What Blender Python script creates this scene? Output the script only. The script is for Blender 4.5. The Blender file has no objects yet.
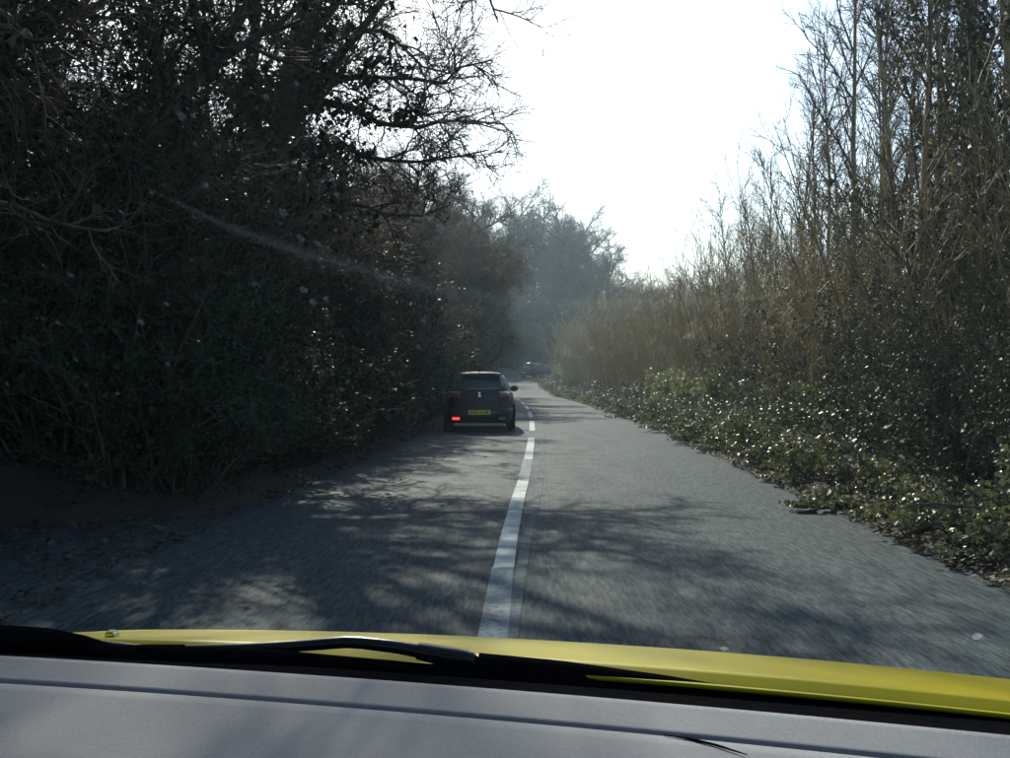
import bpy, bmesh, math, random
import numpy as np
from mathutils import Vector, Matrix

R = math.radians
S = bpy.context.scene
COL = S.collection
F = 1064.0            # focal length in pixels of the 1010 px wide photograph
EYE = 1.25            # eye height of the photographer in the moving car

# ------------------------------------------------------------------ camera
cam_d = bpy.data.cameras.new('camera')
cam = bpy.data.objects.new('camera', cam_d)
COL.objects.link(cam)
cam.location = (0, 0, EYE)
cam.rotation_euler = (R(90), 0, 0)
cam_d.sensor_width = 36
cam_d.lens = 36 * F / 1010
cam_d.clip_start = 0.05
cam_d.clip_end = 3000
S.camera = cam

# ------------------------------------------------------------------ sky, sun, exposure
SUN_AZ, SUN_EL = R(-11), R(33)        # azimuth to the right of straight ahead (+Y)
W = bpy.data.worlds.new('World')
S.world = W
W.use_nodes = True
nt = W.node_tree
bg = nt.nodes['Background']
sky = nt.nodes.new('ShaderNodeTexSky')
sky.sky_type = 'NISHITA'
sky.sun_disc = False
sky.sun_elevation = SUN_EL
sky.sun_rotation = SUN_AZ
sky.air_density = 1.0
sky.dust_density = 1.0
sky.ozone_density = 1.0
nt.links.new(sky.outputs[0], bg.inputs[0])
bg.inputs[1].default_value = 0.12
sl = bpy.data.lights.new('sun', 'SUN')
sl.energy = 4.8
sl.angle = R(0.53)
sl.color = (1.0, 0.90, 0.76)
sun = bpy.data.objects.new('sun', sl)
COL.objects.link(sun)
to_sun = Vector((math.sin(SUN_AZ) * math.cos(SUN_EL), math.cos(SUN_AZ) * math.cos(SUN_EL), math.sin(SUN_EL)))
sun.rotation_euler = to_sun.to_track_quat('Z', 'Y').to_euler()
S.view_settings.view_transform = 'Standard'
S.view_settings.look = 'None'
S.view_settings.exposure = 0.68
S.view_settings.gamma = 1.0
S.cycles.max_bounces = 6
S.cycles.diffuse_bounces = 2
S.cycles.glossy_bounces = 2
S.cycles.transmission_bounces = 3
S.cycles.transparent_max_bounces = 12
S.cycles.volume_bounces = 0
S.cycles.sample_clamp_indirect = 4
S.cycles.volume_step_rate = 4
S.cycles.use_denoising = True

# ------------------------------------------------------------------ materials
def mat(name):
    m = bpy.data.materials.new(name)
    m.use_nodes = True
    b = m.node_tree.nodes['Principled BSDF']
    return m, m.node_tree, b

def node(nt, kind, **kw):
    n = nt.nodes.new(kind)
    for k, v in kw.items():
        setattr(n, k, v)
    return n

def noise(nt, scale, detail=4, rough=.55, coord='Object', stretch=None):
    tc = node(nt, 'ShaderNodeTexCoord')
    src = tc.outputs[coord]
    if stretch:
        mp = node(nt, 'ShaderNodeMapping')
        mp.inputs['Scale'].default_value = stretch
        nt.links.new(src, mp.inputs[0])
        src = mp.outputs[0]
    n = node(nt, 'ShaderNodeTexNoise')
    n.inputs['Scale'].default_value = scale
    n.inputs['Detail'].default_value = detail
    n.inputs['Roughness'].default_value = rough
    nt.links.new(src, n.inputs['Vector'])
    return n.outputs['Fac']

def ramp(nt, fac, stops):
    r = node(nt, 'ShaderNodeValToRGB')
    e = r.color_ramp.elements
    while len(e) < len(stops):
        e.new(.5)
    for el, (p, c) in zip(e, stops):
        el.position = p
        el.color = (*c, 1) if len(c) == 3 else c
    nt.links.new(fac, r.inputs[0])
    return r.outputs[0]

def mixc(nt, fac, a, b, mode='MIX'):
    m = node(nt, 'ShaderNodeMix', data_type='RGBA', blend_type=mode)
    if isinstance(fac, (int, float)): m.inputs[0].default_value = fac
    else: nt.links.new(fac, m.inputs[0])
    for v, i in ((a, 6), (b, 7)):
        if isinstance(v, tuple): m.inputs[i].default_value = (*v, 1)
        else: nt.links.new(v, m.inputs[i])
    return m.outputs[2]

def bump(nt, b, h, strength, dist=.02):
    bm_ = node(nt, 'ShaderNodeBump')
    bm_.inputs['Strength'].default_value = strength
    bm_.inputs['Distance'].default_value = dist
    nt.links.new(h, bm_.inputs['Height'])
    nt.links.new(bm_.outputs[0], b.inputs['Normal'])

def m_simple(name, col, rough=.5, metal=0, var=.15, scale=8, spec=.5, coat=0):
    m, t, b = mat(name)
    n = noise(t, scale)
    c0 = tuple(x * (1 - var) for x in col)
    c1 = tuple(min(1, x * (1 + var)) for x in col)
    t.links.new(ramp(t, n, [(.3, c0), (.7, c1)]), b.inputs['Base Color'])
    b.inputs['Roughness'].default_value = rough
    b.inputs['Metallic'].default_value = metal
    b.inputs['Specular IOR Level'].default_value = spec
    b.inputs['Coat Weight'].default_value = coat
    b.inputs['Coat Roughness'].default_value = .06
    return m

def m_bark(name, c0, c1, rough=.85):
    m, t, b = mat(name)
    n = noise(t, 7, 5, .6, 'Object', (1, 1, .35))
    t.links.new(ramp(t, n, [(.3, c0), (.7, c1)]), b.inputs['Base Color'])
    b.inputs['Roughness'].default_value = rough
    b.inputs['Specular IOR Level'].default_value = .3
    bump(t, b, noise(t, 30, 3), .5, .02)
    return m

def m_leaf(name, cols, rough=.35, trans=.3, spec=.5):
    m, t, b = mat(name)
    g = node(t, 'ShaderNodeNewGeometry')
    c = ramp(t, g.outputs['Random Per Island'], [(i / (len(cols) - 1), c) for i, c in enumerate(cols)])
    t.links.new(c, b.inputs['Base Color'])
    b.inputs['Roughness'].default_value = rough
    b.inputs['Specular IOR Level'].default_value = spec
    tr = node(t, 'ShaderNodeBsdfTranslucent')
    tc = mixc(t, .5, c, (.17, .18, .06), 'MIX')
    t.links.new(tc, tr.inputs[0])
    mx = node(t, 'ShaderNodeMixShader')
    mx.inputs[0].default_value = trans
    t.links.new(b.outputs[0], mx.inputs[1])
    t.links.new(tr.outputs[0], mx.inputs[2])
    t.links.new(mx.outputs[0], t.nodes['Material Output'].inputs[0])
    return m

M = {}
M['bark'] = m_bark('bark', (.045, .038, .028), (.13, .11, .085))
M['twig'] = m_bark('twig', (.06, .045, .03), (.16, .12, .08))
M['hazel'] = m_bark('hazel_bark', (.21, .160, .08), (.50, .395, .205), .6)
_t = M['hazel'].node_tree; _b = _t.nodes['Principled BSDF']; _src = _b.inputs['Base Color'].links[0].from_socket
_oi = _t.nodes.new('ShaderNodeObjectInfo')
_t.links.new(mixc(_t, 1.0, _src, ramp(_t, _oi.outputs['Random'], [(0, (.55, .56, .48)), (.5, (.78, .74, .70)), (1, (1.05, .98, .88))]), 'MULTIPLY'), _b.inputs['Base Color'])
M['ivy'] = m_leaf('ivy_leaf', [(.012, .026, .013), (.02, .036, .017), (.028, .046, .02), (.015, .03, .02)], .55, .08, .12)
M['bramble'] = m_leaf('bramble_leaf', [(.03, .048, .025), (.06, .08, .036), (.045, .064, .032), (.11, .105, .05), (.035, .05, .03), (.08, .10, .045)], .42, .26, .42)
M['laurel'] = m_leaf('glossy_leaf', [(.12, .16, .06), (.20, .23, .09), (.15, .19, .08), (.30, .30, .15)], .34, .5, .6)
M['budleaf'] = m_leaf('withered_leaf', [(.22, .165, .09), (.28, .21, .12), (.19, .16, .08), (.32, .25, .15)], .6, .5, .3)
M['grass'] = m_leaf('grass_blade', [(.06, .12, .02), (.10, .17, .03), (.14, .19, .05)], .5, .45, .3)
M['litter'] = m_leaf('dead_leaf', [(.05, .033, .02), (.08, .055, .03), (.035, .023, .016), (.12, .09, .055)], .7, .15, .3)

# ground: dark leaf mould
m, t, b = mat('leaf_mould')
n1 = noise(t, .7, 6, .6); n2 = noise(t, 14, 5, .65)
c = mixc(t, n2, ramp(t, n1, [(.35, (.018, .014, .010)), (.65, (.035, .03, .018))]), (.055, .042, .028))
t.links.new(c, b.inputs['Base Color']); b.inputs['Roughness'].default_value = .95
bump(t, b, n2, .8, .06)
M['ground'] = m

# asphalt
m, t, b = mat('asphalt')
big = noise(t, .35, 4, .55, 'Object', (1.4, .35, 1))
mid = noise(t, 2.2, 5, .6, 'Object', (1, .5, 1))
fine = noise(t, 90, 3, .7)
streak = noise(t, 2.4, 3, .5, 'Object', (3.2, .10, 1))
c = ramp(t, big, [(.3, (.060, .062, .064)), (.7, (.105, .106, .104))])
c = mixc(t, .5, c, ramp(t, streak, [(.35, (.04, .043, .045)), (.65, (.14, .14, .135))]))
c = mixc(t, .35, c, ramp(t, mid, [(.35, (.04, .042, .045)), (.65, (.13, .128, .122))]))
c = mixc(t, .55, c, ramp(t, fine, [(.35, (.03, .03, .032)), (.65, (.16, .158, .15))]))
vor = node(t, 'ShaderNodeTexVoronoi'); vor.inputs['Scale'].default_value = 55
tc = node(t, 'ShaderNodeTexCoord'); t.links.new(tc.outputs['Object'], vor.inputs['Vector'])
grain = noise(t, 16, 5, .7, 'Object', (2.2, .28, 1))
c = mixc(t, .75, c, ramp(t, grain, [(.36, (.35, .35, .36)), (.66, (1.9, 1.86, 1.8))]), 'MULTIPLY')
c = mixc(t, 1.0, c, (.57, .73, .79), 'MULTIPLY')
t.links.new(c, b.inputs['Base Color'])
rg = ramp(t, mid, [(.3, (.66,) * 3), (.7, (.82,) * 3)])
t.links.new(rg, b.inputs['Roughness'])
b.inputs['Specular IOR Level'].default_value = .04
bump(t, b, vor.outputs['Distance'], .18, .004)
M['asphalt'] = m

def m_paint(name, amount, col):
    """road paint worn down to the asphalt by noise"""
    m, t, b = mat(name)
    n = noise(t, 26, 5, .75); n2 = noise(t, 3, 3, .6)
    a = ramp(t, n, [(amount - .16, (0, 0, 0)), (amount + .10, (1, 1, 1))])
    a2 = mixc(t, .5, a, ramp(t, n2, [(.35, (0, 0, 0)), (.65, (1, 1, 1))]), 'MULTIPLY')
    c = mixc(t, a2, (.046, .058, .064), col)
    t.links.new(c, b.inputs['Base Color']); b.inputs['Roughness'].default_value = .85; b.inputs['Specular IOR Level'].default_value = .03
    bump(t, b, n, .3, .004)
    return m
M['paint'] = m_paint('road_paint', .33, (.58, .62, .61))
M['paint_old'] = m_paint('faded_road_paint', .45, (.17, .195, .20))
M['paint_worn'] = m_paint('worn_road_paint', .43, (.32, .36, .36))

M['navy'] = m_simple('dark_navy_car_paint', (.003, .0036, .008), .3, 0, .05, 3, .3, .2)
M['blue'] = m_simple('dark_blue_car_paint', (.005, .007, .013), .3, 0, .05, 3, .3, .2)
M['yellow'] = m_simple('yellow_car_paint', (.36, .305, .006), .35, 0, .04, 2, .14, .04)
M['black'] = m_simple('black_plastic', (.005, .005, .006), .7, 0, .3, 60, 0.0)
M['gloss'] = m_simple('gloss_black_arm', (.008, .009, .010), .25, 0, .2, 40, .25)
M['rubber'] = m_simple('tyre_rubber', (.018, .018, .018), .8, 0, .2, 20)
M['rim'] = m_simple('alloy_rim', (.35, .36, .37), .35, .8, .1, 20)
M['chrome'] = m_simple('chrome', (.75, .77, .78), .2, 1, .03, 20)
M['sunlit_road_strip'] = m_simple('sunlit_road_grey', (.24, .27, .27), .45, .2, .1, 20)  # pale grey stands in for sunlit road seen beneath the bumper
M['redlens'] = m_simple('dull_red_lens', (.20, .06, .07), .25, 0, .1, 20, .5, .6)
M['carglass'] = m_simple('dark_glass_teal_reflection', (.02, .05, .052), .07, 0, .05, 6, .6)  # teal base colour paints in the rear window's pale reflection
M['plate'] = m_simple('yellow_number_plate', (.85, .74, .06), .4, 0, .04, 20)
M['wplate'] = m_simple('white_number_plate', (.75, .75, .72), .4, 0, .04, 20)
M['ink'] = m_simple('plate_ink', (.012, .012, .012), .5)
m, t, b = mat('lit_fog_lamp')
b.inputs['Base Color'].default_value = (.6, .03, .02, 1)
b.inputs['Emission Color'].default_value = (1, .06, .035, 1)
b.inputs['Emission Strength'].default_value = 1.0
M['lit'] = m
# dashboard: grained soft grey plastic
m, t, b = mat('grained_grey_dashboard')
n = noise(t, 420, 3, .6); n2 = noise(t, 14, 4, .6)
c = mixc(t, .35, ramp(t, n, [(.3, (.12, .127, .138)), (.7, (.20, .21, .225))]), ramp(t, n2, [(.3, (.145, .153, .166)), (.7, (.195, .204, .218))]))
t.links.new(c, b.inputs['Base Color']); b.inputs['Roughness'].default_value = .7; b.inputs['Specular IOR Level'].default_value = .12
bump(t, b, n, .25, .001)
M['dash'] = m
M['lining'] = m_simple('grey_headlining', (.3, .3, .3), .9)
m, t, b = mat('windscreen_glass')
tr = node(t, 'ShaderNodeBsdfTransparent'); tr.inputs[0].default_value = (.901, .972, .985, 1)
t.links.new(tr.outputs[0], t.nodes['Material Output'].inputs[0])
M['screen'] = m
def m_film(name, alpha, col):
    m, t, b = mat(name)
    tr = node(t, 'ShaderNodeBsdfTransparent'); tl = node(t, 'ShaderNodeBsdfTranslucent'); tl.inputs[0].default_value = (*col, 1)
    mx = node(t, 'ShaderNodeMixShader')
    mx.inputs[0].default_value = alpha
    t.links.new(tr.outputs[0], mx.inputs[1]); t.links.new(tl.outputs[0], mx.inputs[2])
    t.links.new(mx.outputs[0], t.nodes['Material Output'].inputs[0])
    return m
M['smear'] = m_film('dried_wiper_smear', .012, (.8, .78, .72))
M['speck'] = m_film('dust_speck', .08, (.85, .9, .88))

# ------------------------------------------------------------------ object helpers
def tag(o, label=None, cat=None, group=None, kind=None):
    if label: o['label'] = label
    if cat: o['category'] = cat
    if group: o['group'] = group
    if kind: o['kind'] = kind
    return o

def empty(name, loc=(0, 0, 0), rz=0):
    o = bpy.data.objects.new(name, None)
    o.location = loc; o.rotation_euler = (0, 0, rz); o.empty_display_size = .3
    COL.objects.link(o)
    return o

def link(name, me, material=None, parent=None):
    o = bpy.data.objects.new(name, me)
    if material is not None and not me.materials: me.materials.append(material)
    COL.objects.link(o)
    if parent is not None: o.parent = parent
    return o

def np_mesh(name, V, Q=None, T=None, smooth=False):
    """fast mesh from numpy vertices, quads and triangles"""
    me = bpy.data.meshes.new(name)
    V = np.asarray(V, dtype=np.float32).reshape(-1, 3)
    parts, starts, tot = [], [], 0
    for A, k in ((Q, 4), (T, 3)):
        if A is not None and len(A):
            A = np.asarray(A, dtype=np.int32).reshape(-1, k)
            parts.append(A.ravel()); starts.append(tot + np.arange(len(A), dtype=np.int32) * k); tot += A.size
    loops = np.concatenate(parts); st = np.concatenate(starts)
    me.vertices.add(len(V)); me.vertices.foreach_set('co', V.ravel())
    me.loops.add(len(loops)); me.loops.foreach_set('vertex_index', loops)
    me.polygons.add(len(st)); me.polygons.foreach_set('loop_start', st)
    if smooth: me.polygons.foreach_set('use_smooth', np.ones(len(st), dtype=bool))
    me.update(calc_edges=True)
    return me

def grid_mesh(name, P, smooth=True, close_u=False):
    """P: (nu, nv, 3) grid of points"""
    P = np.asarray(P); nu, nv = P.shape[:2]
    idx = np.arange(nu * nv).reshape(nu, nv)
    if close_u: idx = np.vstack([idx, idx[:1]])
    q = np.stack([idx[:-1, :-1], idx[1:, :-1], idx[1:, 1:], idx[:-1, 1:]], -1).reshape(-1, 4)
    return np_mesh(name, P.reshape(-1, 3), q, smooth=smooth)

def solid(o, t, offset=-1):
    md = o.modifiers.new('thickness', 'SOLIDIFY'); md.thickness = t; md.offset = offset
    return o

def box_mesh(name, x0, x1, y0, y1, z0, z1, bev=0):
    bm = bmesh.new()
    bmesh.ops.create_cube(bm, size=1)
    for v in bm.verts:
        v.co = Vector(((x0 + x1) / 2 + v.co.x * (x1 - x0), (y0 + y1) / 2 + v.co.y * (y1 - y0), (z0 + z1) / 2 + v.co.z * (z1 - z0)))
    if bev: bmesh.ops.bevel(bm, geom=list(bm.edges), offset=bev, segments=2, affect='EDGES')
    me = bpy.data.meshes.new(name); bm.to_mesh(me); bm.free()
    return me

def unit(v):
    return v / (np.linalg.norm(v, axis=-1, keepdims=True) + 1e-9)

def tubes(polys, sides):
    """polys: list of (pts (n,3), radii (n)) all with the same n -> V, Q"""
    P = np.array([p for p, _ in polys]); r = np.array([q for _, q in polys])
    n, k = P.shape[:2]
    T = np.gradient(P, axis=1); T = unit(T)
    ref = np.where(np.abs(T[..., 2:3]) > .9, np.array([1., 0, 0]), np.array([0, 0, 1.]))
    A = unit(np.cross(T, ref)); B = np.cross(T, A)
    a = np.arange(sides) * 2 * math.pi / sides
    V = P[:, :, None] + r[:, :, None, None] * (A[:, :, None] * np.cos(a)[None, None, :, None] + B[:, :, None] * np.sin(a)[None, None, :, None])
    idx = np.arange(n * k * sides).reshape(n, k, sides)
    nx = np.roll(idx, -1, axis=2)
    Q = np.stack([idx[:, :-1], nx[:, :-1], nx[:, 1:], idx[:, 1:]], -1).reshape(-1, 4)
    return V.reshape(-1, 3), Q

def merge(parts):
    Vs, Qs, o = [], [], 0
    for V, Q in parts:
        Vs.append(V); Qs.append(Q + o); o += len(V)
    return np.concatenate(Vs), np.concatenate(Qs)

def leaf_quads(C, size, rs, N=None, droop=0.0, aspect=.75):
    """folded leaf quads (diamonds bent along the rib) at centres C"""
    n = len(C)
    s = size * (.45 + 1.3 * rs.rand(n, 1) ** 1.8)
    if N is None: N = rs.randn(n, 3)
    N = unit(N)
    A = unit(np.cross(N, rs.randn(n, 3))); A[:, 2] -= droop; A = unit(A)
    B = unit(np.cross(N, A))
    v0 = C - A * s * .5; v2 = C + A * s * .5
    v1 = C + B * s * .5 * aspect + N * s * .14; v3 = C - B * s * .5 * aspect + N * s * .14
    V = np.stack([v0, v1, v2, v3], 1).reshape(-1, 3)
    i = np.arange(n)[:, None] * 4
    T = np.concatenate([i + [0, 1, 2], i + [0, 2, 3]], 0)
    return V, T

# ------------------------------------------------------------------ plant growth
NP = (12, 8, 6, 5, 4)
SD = (8, 6, 4, 3, 3)
def wander(rs, p, d, L, r0, r1, n, wig, up):
    pts = np.empty((n, 3)); pts[0] = p
    d = np.array(d, float)
    step = L / (n - 1)
    for i in range(1, n):
        d = d + rs.randn(3) * wig
        d[2] += up
        d /= math.sqrt(d @ d)
        pts[i] = pts[i - 1] + d * step
    return pts, np.linspace(r0, r1, n)

def child_dir(rs, t, ang):
    a = rs.randn(3); a -= a @ t * t; a /= math.sqrt(a @ a) + 1e-9
    return t * math.cos(ang) + a * math.sin(ang)

def branch_out(rs, poly, lvl, spec, out, bias=None):
    """spec[lvl] = dict(n, len, ang, wig, up, t0, r)"""
    if lvl not in spec: return
    sp = spec[lvl]; pts, rad = poly; k = len(pts)
    cnt = max(1, int(round(sp['n'] * (.8 + .4 * rs.rand()))))
    for j in range(cnt):
        t = sp['t0'] + (1 - sp['t0']) * (j + rs.rand()) / cnt
        f = t * (k - 1); i = min(int(f), k - 2); w = f - i
        p = pts[i] * (1 - w) + pts[i + 1] * w
        tg = pts[i + 1] - pts[i]; tg = tg / (math.sqrt(tg @ tg) + 1e-9)
        d = child_dir(rs, tg, sp['ang'] * (.7 + .6 * rs.rand()))
        if bias is not None: d = d + bias; d /= math.sqrt(d @ d)
        L = sp['len'] * (.55 + .8 * rs.rand()) * (1 - sp.get('taper', .45) * t)
        r0 = min(sp['r'], rad[min(i, k - 1)] * .75)
        q = wander(rs, p, d, L, r0, max(r0 * .35, sp.get('rmin', .0025)), NP[lvl], sp['wig'], sp['up'])
        out.setdefault(lvl, []).append(q)
        branch_out(rs, q, lvl + 1, spec, out)

def wood_mesh(name, out, lvls, smooth=True):
    parts = [tubes(out[l], SD[l]) for l in lvls if out.get(l)]
    V, Q = merge(parts)
    return np_mesh(name, V, Q, smooth=smooth)

def along(rs, polys, n, spread, weight_len=True, zmax=None, zmin=None):
    P = np.concatenate([p[:-1] + (p[1:] - p[:-1]) * rs.rand(len(p) - 1, 1) for p, _ in polys for _ in range(3)])
    Rr = np.concatenate([(r[:-1] + r[1:]) / 2 for _, r in polys for _ in range(3)])
    ok = np.ones(len(P), bool)
    if zmax is not None: ok &= P[:, 2] < zmax
    if zmin is not None: ok &= P[:, 2] > zmin
    P, Rr = P[ok], Rr[ok]
    i = rs.randint(0, len(P), n)
    D = unit(rs.randn(n, 3))
    C = P[i] + D * (Rr[i][:, None] + spread * rs.rand(n, 1) ** 1.4) + rs.randn(n, 3) * .05
    return C, D

# ------------------------------------------------------------------ the road's course and the terrain
CP = [(-.62, -30), (-.35, -10), (-.05, 5), (.10, 10), (.35, 16), (.72, 28), (.92, 40), (.95, 52), (.75, 68), (.38, 78),
      (-.02, 87), (.05, 93), (1.1, 99), (3.6, 104.5), (8.0, 108.8), (14, 111.5), (24, 113.5), (45, 116), (90, 120)]
def spline(cp, m=14):
    c = np.array(cp, float); out = []
    c = np.vstack([2 * c[0] - c[1], c, 2 * c[-1] - c[-2]])
    for i in range(1, len(c) - 2):
        for t in np.arange(m) / m:
            p0, p1, p2, p3 = c[i - 1:i + 3]
            out.append(.5 * (2 * p1 + (p2 - p0) * t + (2 * p0 - 5 * p1 + 4 * p2 - p3) * t * t + (3 * p1 - p0 - 3 * p2 + p3) * t ** 3))
    out.append(c[-2]); return np.array(out)
CL = spline(CP)
CT = unit(np.gradient(CL, axis=0)); CN = np.stack([CT[:, 1], -CT[:, 0]], 1)      # CN points right
LEFT, RIGHT = 2.75, 3.15
def sm(t): t = np.clip(t, 0, 1); return t * t * (3 - 2 * t)
def zroad(y): return .95 * sm((np.asarray(y, float) - 74) / 22) + .85 * sm((np.asarray(y, float) - 88) / 26) + .9 * sm((np.asarray(y, float) - 112) / 50)
def offset_of(x, y):
    x = np.atleast_1d(np.asarray(x, float)); y = np.atleast_1d(np.asarray(y, float))
    res = np.empty(x.size); X = x.ravel(); Y = y.ravel()
    for a in range(0, X.size, 8000):
        dx = X[a:a + 8000, None] - CL[None, :, 0]; dy = Y[a:a + 8000, None] - CL[None, :, 1]
        k = np.argmin(dx * dx + dy * dy, 1); r = np.arange(len(k))
        sgn = np.sign(dx[r, k] * CN[k, 0] + dy[r, k] * CN[k, 1])
        res[a:a + 8000] = sgn * np.sqrt(dx[r, k] ** 2 + dy[r, k] ** 2)
    return res.reshape(x.shape)
def lw(y): return LEFT + 4.8 * sm((9.9 - np.asarray(y, float)) / 1.5)
def wavy(x, y): return np.sin(x * .9 + y * .37) * .5 + np.sin(x * .31 - y * .73 + 1.3) * .5
def ground_z(x, y):
    s = offset_of(x, y); x = np.atleast_1d(np.asarray(x, float)); y = np.atleast_1d(np.asarray(y, float))
    z = zroad(y).astype(float)
    dl = -lw(y) - s; dr = s - RIGHT
    z = z + np.where(dl > 0, .10 * sm(dl / .25) + .5 * sm((dl - .5) / 2.6) + 1.2 * sm((dl - 4) / 14) + .12 * wavy(x * 1.3, y * 1.3) * sm(dl / 1.5), 0)
    z = z + np.where(dr > 0, .06 * sm(dr / .3) + .35 * sm((dr - .2) / 2.0) + .4 * sm((dr - 3) / 8) + .10 * wavy(x * 1.1, y * 1.4) * sm(dr / 1.5), 0)
    z = z - .08 * (1 - sm(-np.minimum(dl, dr) * 0 + (np.maximum(dl, dr) + .15) / .15))
    far = sm((np.hypot(x, y) - 150) / 350)
    z = z + far * 8
    return z
def gz(x, y): return float(ground_z(x, y)[0])
def at_road(y, off):
    k = int(np.argmin(np.abs(CL[:, 1] - y) + np.where(CL[:, 1] > 125, 1e3, 0)))
    p = CL[k] + CN[k] * off
    return float(p[0]), float(p[1])

xs = np.concatenate([-np.geomspace(900, 30, 24), np.linspace(-28, 28, 225), np.geomspace(30, 900, 24)])
ys = np.concatenate([np.linspace(-300, -34, 8), np.linspace(-30, 130, 321), np.geomspace(133, 1500, 26)])
GX, GY = np.meshgrid(xs, ys, indexing='ij')
G = np.stack([GX, GY, ground_z(GX, GY)], -1)
ground = link('ground', grid_mesh('ground', G), M['ground'])
tag(ground, kind='structure')

# road sheet, slightly cambered and ragged at the edges
rs = np.random.RandomState(4)
sub = np.arange(len(CL))
prof = np.r_[0, .1, .2, .3, .4, .5, .6, .7, .8, .9, .95, .98, 1.]
wl = lw(CL[:, 1]) + .12 + .07 * np.convolve(rs.randn(len(CL)), np.ones(3) / 3, 'same'); wr = RIGHT + .10 + .09 * np.convolve(rs.randn(len(CL)), np.ones(3) / 3, 'same')
off = -wl[:, None] * (1 - prof) + wr[:, None] * prof
RP = CL[:, None, :] + CN[:, None, :] * off[..., None]
RZ = zroad(RP[..., 1]) - .012 * (off / 3) ** 2
road = link('road', grid_mesh('road', np.concatenate([RP, RZ[..., None]], -1)[:, ::-1]), M['asphalt'])
tag(road, kind='structure')

def strip_mesh(name, y0, y1, o0, o1, lift, n=14):
    """a painted strip that follows the road between two distances ahead"""
    L = []
    for y in np.linspace(y0, y1, n):
        f = np.interp(y, CL[:200, 1], np.arange(200)); k = int(f); w = f - k
        c = CL[k] * (1 - w) + CL[k + 1] * w; nn = CN[k] * (1 - w) + CN[k + 1] * w
        row = []
        for o in (o0, o1):
            p = c + nn * o; row.append((p[0], p[1], zroad(p[1]) - .012 * (o / 3) ** 2 + lift))
        L.append(row)
    return grid_mesh(name, np.array(L)[:, ::-1])
y = -2.0
dash_ys = [(7.0, 13.2), (16.4, 22.4), (25.4, 31.4), (34.4, 40.4), (43.4, 49.4), (52.4, 58.4), (61.4, 67.4), (70.4, 76.4), (79.4, 85.4)]
for a, bb in [(-2, 4)] + dash_ys:
    link('centre_line_dash', strip_mesh('centre_line_dash', a, bb, -.075, .062, .010), M['paint'], road)
def ghost_off(y): return float(np.interp(y, [1, 5, 7, 11, 16, 25, 60], [.03, .07, .11, .19, .21, .24, .24]))
gl_ = []
for y in np.linspace(1, 62, 90):
    f = np.interp(y, CL[:200, 1], np.arange(200)); k = int(f); w = f - k
    c = CL[k] * (1 - w) + CL[k + 1] * w; nn = CN[k]; o_ = ghost_off(y)
    gl_.append([(*(c + nn * (o_ + q)), float(zroad(c[1])) + .005) for q in (-.035, .035)])
o = link('faded_centre_line', grid_mesh('faded_centre_line', np.array(gl_)[:, ::-1]), M['paint_old'], road)
o['label'] = 'worn ghost of an older line beside the white dashes'
for a, bb in ((4.0, 7.04), (13.18, 16.42)):
    o = link('worn_line', strip_mesh('worn_line', a, bb, -.085, .06, .0065), M['paint_worn'], road)

# ------------------------------------------------------------------ the plants
def finish_thing(root_name, parts, label, cat, group, loc, rz=0, sc=1.0, scz=None):
    root = empty(root_name, loc, rz)
    root.scale = (sc, sc, scz or sc)
    for n, me, mt in parts:
        o = link(n, me, mt, root)
        if n in ('buds', 'leaves', 'withered_leaves', 'ivy'): o['kind'] = 'stuff'
    tag(root, label, cat, group)
    return root
def copy_thing(src, loc, rz, sc, label, scz=None):
    c = src.copy(); COL.objects.link(c)
    c.location = loc; c.rotation_euler = (0, 0, rz); c.scale = (sc, sc, scz or sc)
    c['label'] = label
    for ch in src.children:
        d = ch.copy(); COL.objects.link(d); d.parent = c
    return c

def ivy_tree_parts(seed, H, r, n_limb, limb_len, n_leaf, ivy_top, lean=(0, 0), twigs=(9, 8, 6)):
    rs = np.random.RandomState(seed); out = {}
    trunk = wander(rs, (0, 0, -.3), (lean[0], lean[1], 1), H, r, r * .22, NP[0], .05, .05)
    out[0] = [trunk]
    for k in range(rs.randint(1, 3)):          # a second stem from the same stool
        out[0].append(wander(rs, (rs.randn() * .3, rs.randn() * .3, -.3), (rs.randn() * .25 + .1, rs.randn() * .2, 1), H * .8, r * .55, r * .12, NP[0], .06, .05))
    spec = {1: dict(n=n_limb, len=limb_len, ang=1.05, wig=.16, up=.05, t0=.18, r=r * .42, taper=.5),
            2: dict(n=twigs[0], len=1.5, ang=.85, wig=.2, up=.03, t0=.15, r=.03),
            3: dict(n=twigs[1], len=.85, ang=.8, wig=.22, up=.02, t0=.1, r=.012, rmin=.005),
            4: dict(n=twigs[2], len=.42, ang=.8, wig=.25, up=0, t0=.1, r=.006, rmin=.0035)}
    for tr in out[0][:]: branch_out(rs, tr, 1, spec, out)
    wood = wood_mesh('trunk', out, (0, 1))
    crown = wood_mesh('crown', out, (2, 3, 4), False)
    C1, D1 = along(rs, out[0], int(n_leaf * .6), .38, zmax=ivy_top)
    C2, D2 = along(rs, out[1] + out[2], int(n_leaf * .4), .22, zmax=ivy_top)
    V, T = leaf_quads(np.vstack([C1, C2]), .085, rs, np.vstack([D1, D2]) + rs.randn(len(C1) + len(C2), 3) * .5, .5)
    ivy = np_mesh('ivy', V, T=T)
    return [('trunk', wood, M['bark']), ('crown', crown, M['twig']), ('ivy', ivy, M['ivy'])]

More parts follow.
